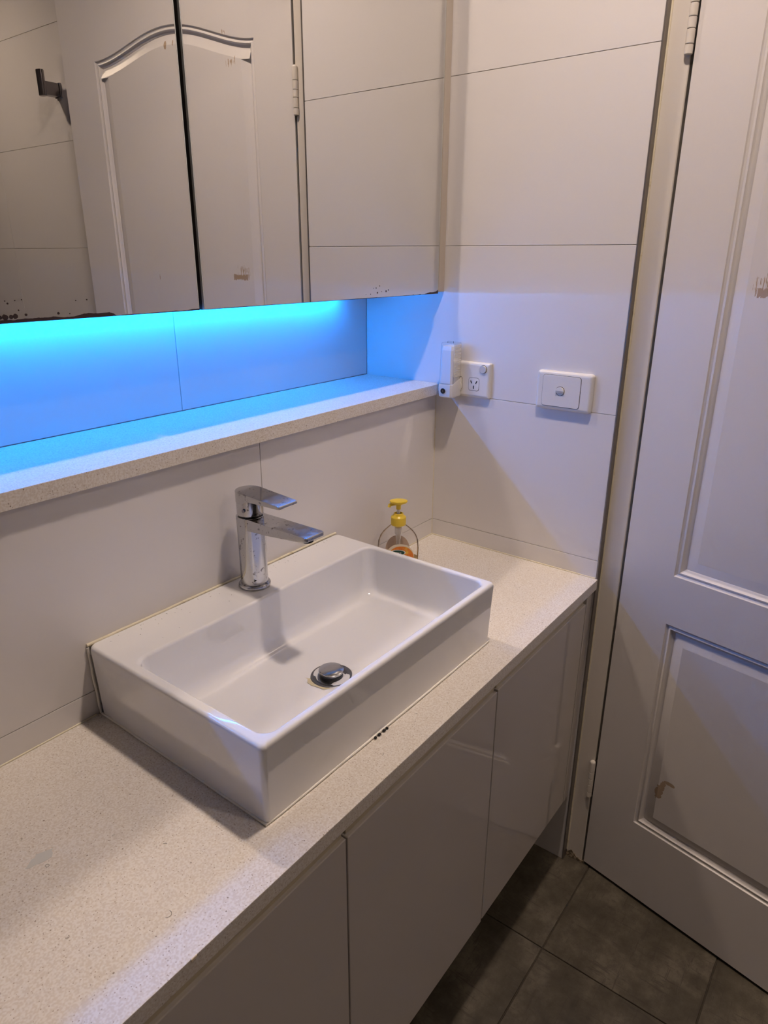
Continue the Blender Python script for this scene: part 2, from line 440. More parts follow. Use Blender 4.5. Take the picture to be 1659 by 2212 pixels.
for zc in (.259, 1.748):
    hg = obj('hinge', box(-.001, .0035, -.0005, .0012, zc - .049, zc + .049), M_dark, door)
    tag(hg, 'paint-clogged butt hinge')
    zs = [zc - .052, zc - .0375, zc - .0165, zc - .0005, zc + .018, zc + .041]
    for k in range(5):
        bm = bmesh.new()
        top = zs[k + 1] + (.008 if k == 4 else 0)
        r = .0066
        prof = [(r - .0006, zs[k] + .0006), (r, zs[k] + .0012)]
        prof += ([(r, top - .005), (r * .86, top - .002), (r * .5, top - .0004)] if k == 4 else [(r, top - .0010), (r - .0006, top - .0004)])
        lathe(bm, prof, -.0052, .0058, 16)
        obj('knuckle', bm, M_jamb, hg, smooth=40)
# ================================================================== WORKTOP AND VANITY
wt = obj('worktop', box(RX0 + .001, -.0005, -.4137, -.0002, Z0 - .0228, Z0, .0012, 2), M_stone, smooth=35)
tag(wt, 'cream speckled stone worktop running the whole length of the vanity', 'worktop')
# widen the front right corner so it laps over the tile trim: shown by the top already (corner at the wall plane)
bm = bmesh.new()
random.seed(11)
pl = [(-1.0676 + (.010 + random.uniform(-.003, .004)) * math.cos(a) * 1.25, -.1857 + (.008 + random.uniform(-.003, .003)) * math.sin(a)) for a in [2 * PI * i / 16 for i in range(16)]]
loft(bm, [[(x, y, Z0 + .00001) for x, y in pl], [(x, y, Z0 + .00025) for x, y in pl]])
tag(obj('dried_smear', bm, M_smear, wt), 'pale bluish dried smear on the stone')
bm = bmesh.new(); add_box(bm, -1.0420, -1.0345, -.4148, -.4128, Z0 - .0030, Z0 + .0010, .0006)
tag(obj('edge_chip', bm, M_cream, wt), 'small chip on the front edge')

VF, VT, VB = -.4056, Z0 - .0484, Z0 - .5703
van = thing('vanity_cabinet', 'wall-hung gloss white vanity cabinet under the stone worktop', 'cabinet', (-.95, -.2, VB))
def vp(name, bm, m, **k):
    for v in bm.verts: v.co -= Vector((-.95, -.2, VB))
    return obj(name, bm, m, van, **k)
bm = bmesh.new()
add_box(bm, RX0 + .002, -.001, -.384, -.002, VB + .002, VB + .018)
add_box(bm, RX0 + .002, -.001, -.018, -.002, VB + .018, Z0 - .024)
add_box(bm, RX0 + .002, -.001, -.384, -.372, VB + .018, Z0 - .024)
for x in (-.017, -.412, -.803, -1.194, -1.585, RX0 + .018): add_box(bm, x - .016 + .001, x, -.372, -.018, VB + .018, Z0 - .024)
vp('carcass', bm, M_carc)
splits = [-.0280, -.4117, -.8024, -1.1931, -1.5838, -1.872]
for i, (a, c) in enumerate(zip(splits[1:], splits)):
    dz = (0, -.0035, -.0015, 0, 0)[i]
    o = vp('cabinet_door', box(a + .0013, c - .0013, VF, VF + .018, VB + dz, VT + dz * .6, .0016, 3), M_gloss, smooth=35)
    bm = bmesh.new()
    add_box(bm, a + .010, c - .010, VF + .0020, VF + .0200, Z0 - .0285, Z0 - .0236, .0004)
    vp('finger_rail', bm, M_channel)
    bm = bmesh.new()
    add_box(bm, a + .004, c - .004, VF + .0055, VF + .0210, Z0 - .050, Z0 - .0300, .0004)
    vp('finger_rail', bm, M_channel)
vp('filler_panel', box(-.0265, -.0012, VF, VF + .018, VB, Z0 - .0236, .0008), M_gloss)
vp('filler_panel', box(RX0 + .002, -1.873, VF, VF + .018, VB, Z0 - .0236, .0008), M_gloss)

# ================================================================== LEDGE
bm = box(RX0 + .001, -.0008, -.0125, YB - .0005, ZL - .0237, ZL, .0010, 2)
tag(obj('stone_ledge', bm, M_stone, smooth=35), 'narrow speckled stone ledge in the blue-lit niche below the mirrors', 'ledge')

# ================================================================== MIRROR CABINET
MY, MZ, MT = -.0179, Z0 + .5562, 2.16
mc = thing('mirror_cabinet', 'long wall cabinet with mirrored doors above the blue-lit niche', 'cabinet', (-.95, .09, MZ))
def mp_(name, bm, m, parent=None, **k):
    for v in bm.verts: v.co -= Vector((-.95, .09, MZ))
    return obj(name, bm, m, parent or mc, **k)
bm = bmesh.new()
CY = MY + .0205
add_box(bm, RX0 + .001, -.0265, CY, YB - .001, MZ + .003, MZ + .019)
add_box(bm, RX0 + .001, -.0265, CY, YB - .001, MT - .016, MT)
add_box(bm, RX0 + .001, -.0265, YB - .012, YB - .001, MZ + .019, MT - .016)
ms = [-.0319, -.6448, -1.2577, -1.8700]
for x in (-.0265, -.6370, -1.2500, RX0 + .018): add_box(bm, x - .0160, x, CY, YB - .012, MZ + .019, MT - .016)
mp_('carcass', bm, M_carc)
bm = bmesh.new(); add_box(bm, -.0225, -.0010, MY + .004, CY + .03, MZ + .0025, MT, .0010)
mp_('filler_panel', bm, M_carc)
mp_('filler_panel', box(RX0 + .0015, -1.8735, MY + .004, CY + .03, MZ + .0025, MT, .001), M_carc)
rustL = [(-0.9286, 1.3237), (-0.9233, 1.3242), (-0.9139, 1.3231), (-0.9022, 1.3241), (-0.8913, 1.3239), (-0.8839, 1.3241), (-0.8755, 1.3237), (-0.8648, 1.3244), (-0.8554, 1.3227), (-0.8404, 1.323), (-0.8268, 1.3254), (-0.8216, 1.3257), (-0.8091, 1.3248), (-0.7928, 1.325), (-0.7875, 1.3236), (-0.783, 1.3202)]
spotL = [(-0.9276, 1.3267, 0.0021), (-0.9222, 1.3268, 0.0035), (-0.9156, 1.3268, 0.0025), (-0.911, 1.3271, 0.003), (-0.8983, 1.3281, 0.0016), (-0.8598, 1.3275, 0.0016), (-0.9061, 1.3335, 0.0009), (-0.9171, 1.3414, 0.0011), (-0.9196, 1.3442, 0.0007), (-0.9085, 1.3443, 0.0007), (-0.9007, 1.3448, 0.0007), (-0.8211, 1.3416, 0.0009), (-0.8456, 1.3265, 0.0007), (-0.8357, 1.3412, 0.0007)]
rustR = [(-0.2418, 1.3192), (-0.2142, 1.3196), (-0.1637, 1.3196), (-0.1506, 1.3207), (-0.1412, 1.3203), (-0.1335, 1.3192), (-0.122, 1.3212), (-0.1141, 1.3193), (-0.0974, 1.3214), (-0.0903, 1.32), (-0.0762, 1.3217), (-0.0619, 1.3239), (-0.0536, 1.3233), (-0.041, 1.3243), (-0.0326, 1.3268)]
spotR = [(-0.2389, 1.3289, 0.0016), (-0.212, 1.3309, 0.0019), (-0.2052, 1.3327, 0.0011), (-0.2594, 1.3271, 0.0008), (-0.2316, 1.3407, 0.0009), (-0.2427, 1.3374, 0.001), (-0.2259, 1.3306, 0.0006), (-0.2506, 1.3373, 0.0006), (-0.273, 1.3269, 0.0005)]
def fray(pts, amp, n=5):
    out = []
    for (a, b_), (c, d) in zip(pts, pts[1:]):
        for i in range(n):
            t = i / n; out.append((a + (c - a) * t, b_ + (d - b_) * t + random.uniform(-amp, amp)))
    return out + [pts[-1]]
random.seed(5)
for i, (a, c) in enumerate(zip(ms[1:], ms)):
    x0, x1 = a + (.0065 if i < 2 else 0), c
    if i == 0: x0 = a + .0020; 
    if i == 1: x1 = c - .0068; x0 = a + .003
    d = mp_('mirror_door', box(x0, x1, MY + .0042, MY + .019, MZ, MT), M_dark)
    mp_('mirror_glass', box(x0 + .0012, x1 - .0012, MY, MY + .0042, MZ + .0006, MT - .001, .0002), M_mirror, d)
    for xx in (x0, x1 - .0012): mp_('glass_edge', box(xx, xx + .0012, MY, MY + .0042, MZ, MT), M_glassedge, d)
    bm = bmesh.new(); yf, yb = MY - .00035, MY + .0003
    def spot(x, z, r):
        plate_xz(bm, [(x + r * random.uniform(.8, 1.15) * math.cos(t), z + r * random.uniform(.8, 1.1) * math.sin(t)) for t in [2 * PI * k / 10 for k in range(10)]], yf, yb)
    zb = MZ + .0002
    if i == 0:
        pr = [(x, max(z, zb + .0006)) for x, z in fray(rustR, .0003)]
        plate_xz(bm, [(pr[0][0], zb)] + pr + [(x1 - .0001, 1.3275), (x1 - .0001, zb)], yf, yb)
        plate_xz(bm, [(x0, zb), (-.60, zb + .0010), (-.45, zb + .0006), (-.3, zb + .0009), (-.24, zb + .0009), (-.24, zb)], yf, yb)
        for s in spotR: spot(*s)
    elif i == 1:
        pr = [(x, max(z, zb + .0006)) for x, z in fray(rustL, .00025)]
        pre = [(x, 1.3225 + .0014 * math.sin(x * 60) + random.uniform(0, .0005)) for x in [x0 + .002 + k * .02 for k in range(15)] if x < -.935]
        plate_xz(bm, [(pre[0][0], zb)] + pre + pr + [(-.781, zb)], yf, yb)
        plate_xz(bm, [(-.781, zb), (-.775, zb + .001), (-.74, zb + .0008), (-.70, zb + .0012), (-.692, zb + .0016), (-.685, zb + .0008), (-.672, zb + .0010), (-.665, zb + .0022), (x1, zb + .0022), (x1, zb)], yf, yb)
        for s in spotL: spot(*s)
        for k in range(10): spot(-1.24 + k * .03, 1.3265 + random.uniform(0, .006), random.uniform(.0008, .0025))
    else:
        pr = [(x0 + (x1 - x0) * k / 60, 1.3215 + .0015 * math.sin(k * .7) + random.uniform(0, .0008)) for k in range(61)]
        plate_xz(bm, [(pr[0][0], zb)] + pr + [(pr[-1][0], zb)], yf, yb)
    tag(mp_('edge_corrosion', bm, M_rust, d), 'black corrosion creeping in from the lower edge')

# LED strip
ls = thing('led_strip', 'blue LED light strip fixed under the mirror cabinet at the back of the niche', 'light strip', (-.96, .174, MZ - .004))
obj('channel', box(-.92, .90, -.009, .009, .0, .0065, .0004), M_alum, ls)
obj('diffuser', box(-.918, .860, -.004, .004, -.0030, .0, .0010), M_led, ls)

# ================================================================== BASIN
BH = .1164
bs = thing('basin', 'white rectangular ceramic basin with a tap deck, sitting on the stone worktop', 'basin', (-.8841, -.0044, Z0), -.0066)
def basin_bm():
    bm = bmesh.new(); W, D = .5307, .3515; R = []
    n = 7
    def ring(x0, x1, y0, y1, r, z): R.append([(x, y, z) for x, y in rrect((x0 + x1) / 2, (y0 + y1) / 2, (x1 - x0) / 2, (y1 - y0) / 2, r, n)])
    def out(i, z, r=.007): ring(i, W - i, -D + i, -i * .3, r, z)
    out(.0052, .0006, .005); out(.0042, .002, .006)
    for t in (.25, .5, .75): out(.004 * (1 - t), BH * t)
    out(0., BH - .0065)
    for k in range(1, 6):
        a = PI / 2 * k / 5; out(.0055 * (1 - math.cos(a)), BH - .0055 + .0055 * math.sin(a), .008)
    ix0, ix1, iy0, iy1 = .0175, W - .0130, -D + .0130, -.086
    def inn(i, z, r): ring(ix0 + i, ix1 - i, iy0 + i, iy1 - i, r, z)
    for k in range(0, 6):
        a = PI / 2 * k / 5; inn(-.0045 + .0045 * math.sin(a), BH - .0045 * (1 - math.cos(a)), .020)
    inn(.001, .085, .020); inn(.003, .055, .021)
    fl_, rr = .0205, .026
    for k in range(0, 7):
        a = PI / 2 * k / 6; inn(.004 + rr * (1 - math.cos(a)) * .9, fl_ + rr * (1 - math.sin(a)), .022 + .012 * k / 6)
    dx, dy = .2655, -.216          # drain, local
    last = R[-1]; 
    cpts = circ(dx, dy, .0335, len(last))
    # angle-match the circle to the rounded rectangle
    def to_c(p): 
        a = math.atan2(p[1] - dy, (p[0] - dx)); return (dx + .0335 * math.cos(a), dy + .0335 * math.sin(a))
    tgt = [to_c(p) for p in last]
    for t, z in ((.35, .0190), (.7, .0176), (.93, .0168), (1., .0160)):
        R.append([(p[0] + (q[0] - p[0]) * t, p[1] + (q[1] - p[1]) * t, z) for p, q in zip(last, tgt)])
    R.append([(dx + (q[0] - dx) * .7, dy + (q[1] - dy) * .7, .012) for q in tgt])
    loft(bm, R); bmesh.ops.recalc_face_normals(bm, faces=bm.faces[:]); return bm
obj('bowl', basin_bm(), M_ceramic, bs, smooth=50)
bm = bmesh.new()
W, D = .5307, .3515
def bead(pts, r):
    q = []
    for a, c in zip(pts, pts[1:]):
        for i in range(8): q.append(tuple(Vector(a).lerp(Vector(c), i / 8) + Vector((random.uniform(-1, 1) * .0004, random.uniform(-1, 1) * .0004, 0))))
    q.append(pts[-1]); tube(bm, q, r, 8)
bead([(.004, -.002, .0021), (.004, -D + .005, .0021), (.2, -D + .004, .0021), (W - .004, -D + .004, .0021), (W - .004, -.002, .0021)], .0020)
bead([(.003, .0005, .003), (-.0003, .0015, BH - .004)], .0018)
obj('base_sealant', bm, M_seal_w, bs, smooth=60)
bm = bmesh.new(); bead([(.0, .0026, BH - .0010), (.15, .0032, BH - .0010), (.3, .0042, BH - .0013), (W, .0062, BH - .0015)], .0026)
tag(obj('rear_sealant', bm, M_seal, bs, smooth=60), 'yellowed sealant bead along the back of the basin')
bm = bmesh.new()
for x, l in ((.2035, .004), (.2115, .0055), (.2225, .005), (.2300, .0035)):
    add_box(bm, x, x + l, -D - .0012, -D + .004, .0008, .0032, .0007)
tag(obj('mould_spots', bm, M_black, bs), 'black mould spots in the sealant at the basin front', kind='stuff')
# waste
DX, DY, DZ = .2655, -.216, .0158
ws = obj('waste_flange', bmesh.new(), mat('dull_waste_metal', (.15, .15, .16), .42, metal=.7), bs)
bm = bmesh.new(); lathe(bm, [(.0315, DZ - .002), (.0330, DZ + .0008), (.0315, DZ + .0016), (.0245, DZ + .0004), (.0225, DZ - .0040)], DX, DY, 40, cap0=False)
bm.to_mesh(ws.data); bm.free(); [setattr(p, 'use_smooth', True) for p in ws.data.polygons]
bm = bmesh.new(); lathe(bm, [(.0185, DZ - .003), (.0185, DZ + .0060), (.0165, DZ + .0085)], DX, DY, 32)
tag(obj('plug_stem', bm, M_black, ws, smooth=40), 'black plug seal')
bm = bmesh.new(); lathe(bm, [(.0160, DZ + .0080), (.0192, DZ + .0086), (.0198, DZ + .0102), (.0196, DZ + .0118), (.0170, DZ + .0132), (.010, DZ + .0140), (.004, DZ + .0143)], DX, DY, 40)
tag(obj('plug_cap', bm, M_chrome, ws, smooth=40), 'domed chrome pop-up cap')
bm = bmesh.new(); random.seed(9)
pin, pou = [], []
for k in range(24):
    a = math.radians(80 + 150 * k / 23); w_ = .0012 + .0075 * max(0, math.sin(PI * k / 23)) * random.uniform(.35, 1.)
    pin.append((DX + .0325 * math.cos(a), DY + .0325 * math.sin(a), .01655)); pou.append((DX + (.0335 + w_) * math.cos(a), DY + (.0335 + w_) * math.sin(a), .0170))
ring_ = pin + pou[::-1]
f_ = [bm.verts.new(p) for p in ring_]
for k in range(23): bm.faces.new((f_[k], f_[k + 1], f_[46 - k], f_[47 - k]))
bmesh.ops.recalc_face_normals(bm, faces=bm.faces[:])
tag(obj('lime_stain', bm, mat('ochre_limescale', (.66, .58, .38), .5), ws), 'ochre limescale ring round the waste')

# ================================================================== TAP
tx, ty, tz = -.6085, -.0465, Z0 + BH
tp = thing('basin_tap', 'chrome single-lever basin mixer tap standing on the basin deck', 'tap', (tx, ty, tz))
bm = bmesh.new(); lathe(bm, [(.0245, 0.0002), (.0262, .0012), (.0262, .0045), (.0250, .0062), (.0228, .0066)], 0, 0, 44)
obj('base_ring', bm, M_chrome, tp, smooth=45)
def squircle(r, e, n=48, cyo=0., fy=1.):
    o = []
    for i in range(n):
        a = 2 * PI * i / n; c, s = math.cos(a), math.sin(a)
        k = (abs(c) ** e + abs(s) ** e) ** (-1 / e); o.append((r * k * c, cyo + r * fy * k * s))
    return o
bm = bmesh.new()
loft(bm, [[(x, y, z) for x, y in squircle(r, 2.35, 48)] for r, z in ((.0208, .0060), (.0212, .0085), (.0212, .060), (.0216, .100), (.0220, .1232), (.0214, .1240))])
obj('body', bm, M_chrome, tp, smooth=45)
# spout
def spt_out():
    o = [(.0185, .010), (-.0185, .010), (-.0200, -.05), (-.0200, -.133)]
    for i in range(5):
        a = PI + PI / 2 * i / 4; o.append((-.0165 + .0035 * math.cos(a), -.1375 + .0035 * math.sin(a)))
    for i in range(5):
        a = 1.5 * PI + PI / 2 * i / 4; o.append((.0165 + .0035 * math.cos(a), -.1375 + .0035 * math.sin(a)))
    o += [(.0200, -.05)]
    return o
bm = bmesh.new()
prism(bm, spt_out(), lambda x, y: .1238 - .0002, lambda x, y: .1238 - (.021 - .0115 * min(1, max(0, (-y - .015) / .10)) - (.0025 if y < -.134 else 0)), .0011)
obj('spout', bm, M_chrome, tp, smooth=30)
bm = bmesh.new(); lathe(bm, [(.0085, .1085), (.0098, .1095), (.0098, .116)], 0, -.1235, 24)
tag(obj('aerator', bm, M_black, tp, smooth=45), 'dark aerator under the spout tip')
bm = bmesh.new(); lathe(bm, [(.0196, .1235), (.0196, .1262)], 0, 0, 40)
tag(obj('seal_ring', bm, M_black, tp, smooth=45), 'black joint ring below the lever')
bm = bmesh.new()
lathe(bm, [(.0200, .1262), (.0212, .1275), (.0214, .1560)], 0, 0, 44)
hb = obj('lever', bm, M_chrome, tp, smooth=45)
def lev_out():
    o = []
    for i in range(21):
        a = PI * i / 20; o.append((.0218 * math.cos(a), .0218 * math.sin(a)))
    o += [(-.0215, -.02), (-.0200, -.0835), (-.0188, -.0868), (.0188, -.0868), (.0200, -.0835), (.0215, -.02)]
    return o
bm = bmesh.new()
prism(bm, lev_out(), lambda x, y: .1665 - .0055 * min(1, max(0, -y / .087)), lambda x, y: (.1470 if y > -.010 else (.1545 if y > -.03 else .1560)), .0010)
obj('lever_blade', bm, M_chrome, hb, smooth=30)
bm = bmesh.new(); lathe(bm, [(.0030, -.001), (.0030, .0012)], 0, 0, 14)
for v in bm.verts: v.co = Vector((-.0207 - v.co.z * .4 - .0006, -.0080 + v.co.x, .1375 + v.co.y))
obj('grub_screw', bm, M_darkchrome, hb)
bm = bmesh.new(); add_box(bm, -.0175, -.0125, -.0188, -.0175, .0168, .0178)
tag(obj('etched_mark', bm, M_black, tp), 'tiny dark maker mark near the foot of the body')

# ================================================================== SOAP BOTTLE
sb = thing('soap_dispenser', 'clear plastic liquid soap bottle with yellow pump and orange label behind the basin', 'soap bottle', (-.214, -.0545, Z0), math.radians(-50))
def oval(z, a, b_, n=40, e=2.3):
    o = []
    for i in range(n):
        t = 2 * PI * i / n; c, s = math.cos(t), math.sin(t)
        k = (abs(c) ** e + abs(s) ** e) ** (-1 / e); o.append((a * k * c, b_ * k * s, z))
    return o
prof = [(.001, .036, .0165), (.004, .0395, .0195), (.02, .0425, .0212), (.05, .0435, .0215), (.068, .0420, .0212), (.080, .0375, .0200), (.089, .0310, .0185), (.096, .0235, .0168), (.101, .0172, .0155), (.1045, .0140, .0140), (.110, .0130, .0130)]
bm = bmesh.new(); loft(bm, [oval(z, a, b_) for z, a, b_ in prof], True, False)
obj('bottle', bm, M_pet, sb, smooth=60)
bm = bmesh.new(); loft(bm, [oval(z, a * .96, b_ * .95) for z, a, b_ in prof[:3]] + [oval(.03, .0408, .0202)])
tag(obj('soap', bm, M_soap, sb, smooth=60), 'last amber soap in the bottle')
bm = bmesh.new(); lathe(bm, [(.0150, .1035), (.0158, .1045), (.0158, .1200), (.0150, .1215), (.0120, .1235), (.0105, .1255), (.0100, .1285), (.0080, .1290), (.0075, .1250)], 0, 0, 36)
obj('screw_collar', bm, M_yellow, sb, smooth=40)
bm = bmesh.new(); lathe(bm, [(.0036, .118), (.0036, .141)], 0, 0, 16)
tag(obj('pump_stem', bm, M_plast, sb, smooth=40), 'white pump stem')
bm = bmesh.new(); lathe(bm, [(.0048, .1375), (.0052, .1460), (.0075, .1490)], 0, 0, 20)
loft(bm, [[(x, y, z) for x, y in circ(-.000, 0.0, rx, 28, ry)] for rx, ry, z in ((.0075, .0062, .1485), (.0165, .0115, .1512), (.0188, .0135, .1545), (.0180, .0130, .1562), (.0125, .0085, .1570))])
tube(bm, [(-.004, 0, .1500), (-.012, 0, .1485), (-.0185, 0, .1465), (-.0195, 0, .1425)], .0036, 10)
ph = obj('pump_head', bm, M_yellow, sb, smooth=50)
bm = bmesh.new()
lathe(bm, [(.0075, .0975), (.0075, .084), (.0058, .080), (.0058, .072), (.0046, .070), (.0046, .052)], 0, 0, 18); 
tube(bm, [(0, 0, .055), (.002, 0, .03), (.006, 0, .008)], .0014, 8)
obj('dip_tube', bm, thin_clear('frosted_tube_plastic', (.95, .95, .95), .45), sb, smooth=50)
# label wraps the camera-facing side (local -y)
def on_label(x, z, off):
    zz = [p[0] for p in prof]
    k = max(i for i in range(len(zz)) if zz[i] <= z); t = (z - zz[k]) / (zz[k + 1] - zz[k])
    a = prof[k][1] + (prof[k + 1][1] - prof[k][1]) * t; b_ = prof[k][2] + (prof[k + 1][2] - prof[k][2]) * t
    u = min(.999, abs(x) / a); return (x, -b_ * (1 - u ** 2.3) ** (1 / 2.3) - off, z)
def label_patch(cx, cz, rx, rz, off, m, name, parent, e=2.2, zmin=.004, label=None, tilt=0.):
    bm = bmesh.new(); rings = []; n = 36
    for k in range(0, 9):
        f = 1 - k / 9.; rg = []
        for i in range(n):
            t = 2 * PI * i / n; c, s = math.cos(t), math.sin(t); q = (abs(c) ** e + abs(s) ** e) ** (-1 / e)
            x = rx * f * q * c; z = rz * f * q * s; x, z = x * math.cos(tilt) - z * math.sin(tilt), x * math.sin(tilt) + z * math.cos(tilt)
            rg.append(on_label(cx + x, max(zmin, cz + z), off))
        rings.append(rg)
    loft(bm, rings, False, True); bmesh.ops.recalc_face_normals(bm, faces=bm.faces[:])
    o = obj(name, bm, m, parent, smooth=70); return tag(o, label) if label else o
lb = label_patch(.002, .034, .030, .0335, .0006, M_cream, 'label', sb, label='curved front label with orange artwork')
label_patch(.004, .030, .028, .0325, .0010, M_label, 'orange_artwork', lb)
label_patch(-.001, .049, .0150, .0062, .0014, M_white, 'oval_border', lb, tilt=-.06)
label_patch(-.001, .049, .0130, .0050, .0017, M_green, 'oval_logo', lb, tilt=-.06)
fc = bpy.data.curves.new('care', 'FONT'); fc.body = 'care'; fc.size = .0075; fc.extrude = .0001; fc.align_x = 'CENTER'; fc.align_y = 'CENTER'
fo = bpy.data.objects.new('tmp', fc); C.objects.link(fo)
dg = bpy.context.evaluated_depsgraph_get(); me = bpy.data.meshes.new_from_object(fo.evaluated_get(dg)); bpy.data.objects.remove(fo)
for v in me.vertices:
    q = on_label(-.001 + v.co.x, .049 + v.co.y, .0020); v.co = q
me.materials.clear(); me.materials.append(M_white)
lt = bpy.data.objects.new('logo_lettering', me); C.objects.link(lt); lt.parent = lb
# backside label seen through the clear plastic
bm = bmesh.new()
rg = []
for i in range(30):
    t = 2 * PI * i / 30; q = on_label(.026 * math.cos(t), max(.004, .040 + .031 * math.sin(t)), -.0008); rg.append((q[0], -q[1], q[2]))
c_ = bm.verts.new((0, .0205, .04)); vs = [bm.verts.new(p) for p in rg]
for i in range(30): bm.faces.new((vs[i], vs[(i + 1) % 30], c_))
tag(obj('back_label', bm, mat('back_label_print', (.72, .58, .48), .5), sb, smooth=60), 'pinkish back label seen through the plastic')

# ================================================================== SOCKET, NIGHT LIGHT, SWITCH
def rocker_bm(yc, zc, r, xb, xf):
    """round-outlined rocker button; xf(v) is the front depth at v = -1 (bottom) .. 1 (top)"""
    bm = bmesh.new(); R_ = []
    for k in range(25):
        v = -1 + 2 * k / 24; v = math.sin(v * PI / 2) * .998; w_ = r * math.sqrt(max(1e-4, 1 - v * v)); z = zc + r * v; x = xf(v)
        R_.append([(xb, yc - w_, z), (x + .0006, yc - w_, z), (x, yc - w_ * .93, z), (x, yc + w_ * .93, z), (x + .0006, yc + w_, z), (xb, yc + w_, z)])
    loft(bm, R_); bmesh.ops.recalc_face_normals(bm, faces=bm.faces[:]); return bm
gx = thing('power_socket', 'white double power socket beside the night light on the end wall', 'socket', (0, -.081, Z0 + .382))
bm = bmesh.new(); rounded_plate(bm, 0, 0, .058, .0375, .003, -.0003, -.0098, .007)
obj('plate', bm, M_plast, gx, smooth=35)
for s in (-1, 1):
    yc = s * .0205 if s > 0 else -.0205
    bm = bmesh.new(); rounded_plate(bm, yc, -.009, .0123, .0135, .0045, -.0090, -.0103, .0006, 2)
    so = obj('socket_face', bm, M_plast, gx, smooth=35)
    bm = bmesh.new(); rounded_plate(bm, yc, -.009, .0129, .0141, .005, -.0090, -.00995, .0002, 1); obj('outline', bm, M_dark, so)
    bm = bmesh.new()
    for (dy, dz, ang) in ((.0062, .0045, -28), (-.0062, .0045, 28), (0, -.0062, 0)):
        a = math.radians(ang); q = []
        for (u, v) in ((-.0011, -.0034), (.0011, -.0034), (.0011, .0034), (-.0011, .0034)):
            q.append((yc + dy + u * math.cos(a) - v * math.sin(a), -.009 + dz + u * math.sin(a) + v * math.cos(a)))
        plate_yz(bm, q, -.0098, -.01045)
    tag(obj('slots', bm, M_black, so), 'three dark earth, live and neutral slots')
    ysw = yc + (-.0215 if s < 0 else .0215)
    bm = bmesh.new(); loft(bm, [[(x, ysw + a_, .0247 + b_) for a_, b_ in circ(0, 0, r, 28)] for x, r in ((-.0090, .0086), (-.0101, .0086), (-.0102, .0080))]); bmesh.ops.recalc_face_normals(bm, faces=bm.faces[:])
    sw = obj('switch', bm, M_dark, gx, smooth=40)
    bm = rocker_bm(ysw, .0247, .0078, -.0092, lambda v: -.0138 - .0016 * v)
    obj('rocker', bm, M_plast, sw)

nl = thing('night_light', 'white plug-in night light with a tall clear lens in the left socket', 'night light', (-.0102, -.0525, Z0 + .3435))
def nl_ring(z, hx, hy, ch, xo=0.):
    pts = [(0.0, hy), (0.0, -hy), (-2 * hx + ch, -hy), (-2 * hx, -hy + ch), (-2 * hx, hy - ch), (-2 * hx + ch, hy)]
    return [(x + xo, y, z) for x, y in pts]
bm = bmesh.new()
R = [nl_ring(z, hx, hy, ch) for z, hx, hy, ch in ((.0006, .0175, .0150, .0035), (.003, .0188, .0168, .004), (.020, .0194, .0175, .004))]
top = [(x, y, .0410 - (.0125 if x < -.02 else 0.)) for x, y, z in nl_ring(0, .0190, .0172, .004)]
loft(bm, R + [top]); obj('housing', bm, M_plast, nl, smooth=30)
bm = bmesh.new()
b0 = [(x, y, .0408 - (.0123 if x < -.02 else 0.)) for x, y, z in nl_ring(0, .0186, .0168, .004)]
loft(bm, [b0] + [nl_ring(z, hx, hy, ch, xo) for z, hx, hy, ch, xo in ((.050, .0185, .0167, .004, -.0002), (.100, .0178, .0160, .004, -.0008), (.1125, .0175, .0157, .004, -.001), (.1155, .0165, .0148, .004, -.0018))], False, True)
le = obj('lens', bm, M_lens, nl, smooth=30)
bm = bmesh.new()
loft(bm, [[(x, y, .0420 - (.0118 if x < -.02 else 0.)) for x, y, z in nl_ring(0, .0172, .0154, .0038, -.0012)]] + [nl_ring(z, hx, hy, .0038, -.0014) for z, hx, hy in ((.100, .0166, .0148), (.1085, .0155, .0138))])
tag(obj('lens_core', bm, mat('milky_core_plastic', (.86, .86, .87), .35), le), 'milky white core inside the clear lens')
bm = bmesh.new()
for k in range(26):
    z = .045 + k * .0026
    add_box(bm, -.031, -.0035, -.01725, -.0158, z, z + .0012)
tag(obj('ribs', bm, M_plast, le), 'fine ribs moulded in the lens side', kind='stuff')
bm = bmesh.new(); lathe(bm, [(.0062, .1150), (.0068, .1165), (.0060, .1180), (.0040, .1172)], -.020, 0, 20)
obj('lens_cap', bm, M_lens, le, smooth=50)
bm = bmesh.new(); loft(bm, [[(x, a_ + .0035, .0150 + b_) for a_, b_ in circ(0, 0, r, 24)] for x, r in ((-.0375, .0058), (-.0396, .0058), (-.0399, .0050), (-.0393, .0036))]); bmesh.ops.recalc_face_normals(bm, faces=bm.faces[:])
sn = obj('light_sensor', bm, M_black, nl, smooth=40)
bm = bmesh.new(); loft(bm, [[(x, a_ + .0035, .0150 + b_) for a_, b_ in circ(0, 0, r, 16)] for x, r in ((-.0390, .0020), (-.0398, .0016))]); bmesh.ops.recalc_face_normals(bm, faces=bm.faces[:])
obj('sensor_eye', bm, M_darkchrome, sn)
bm = bmesh.new(); lathe(bm, [(.0135, 0.), (.0145, .0012), (.0135, .0026)], 0, 0, 24)
for v in bm.verts: v.co = Vector((-.0005 - v.co.z * 0 + (-v.co.z), v.co.x - .0065, .0225 + v.co.y))
obj('plug_base', bm, M_plast, nl, smooth=45)

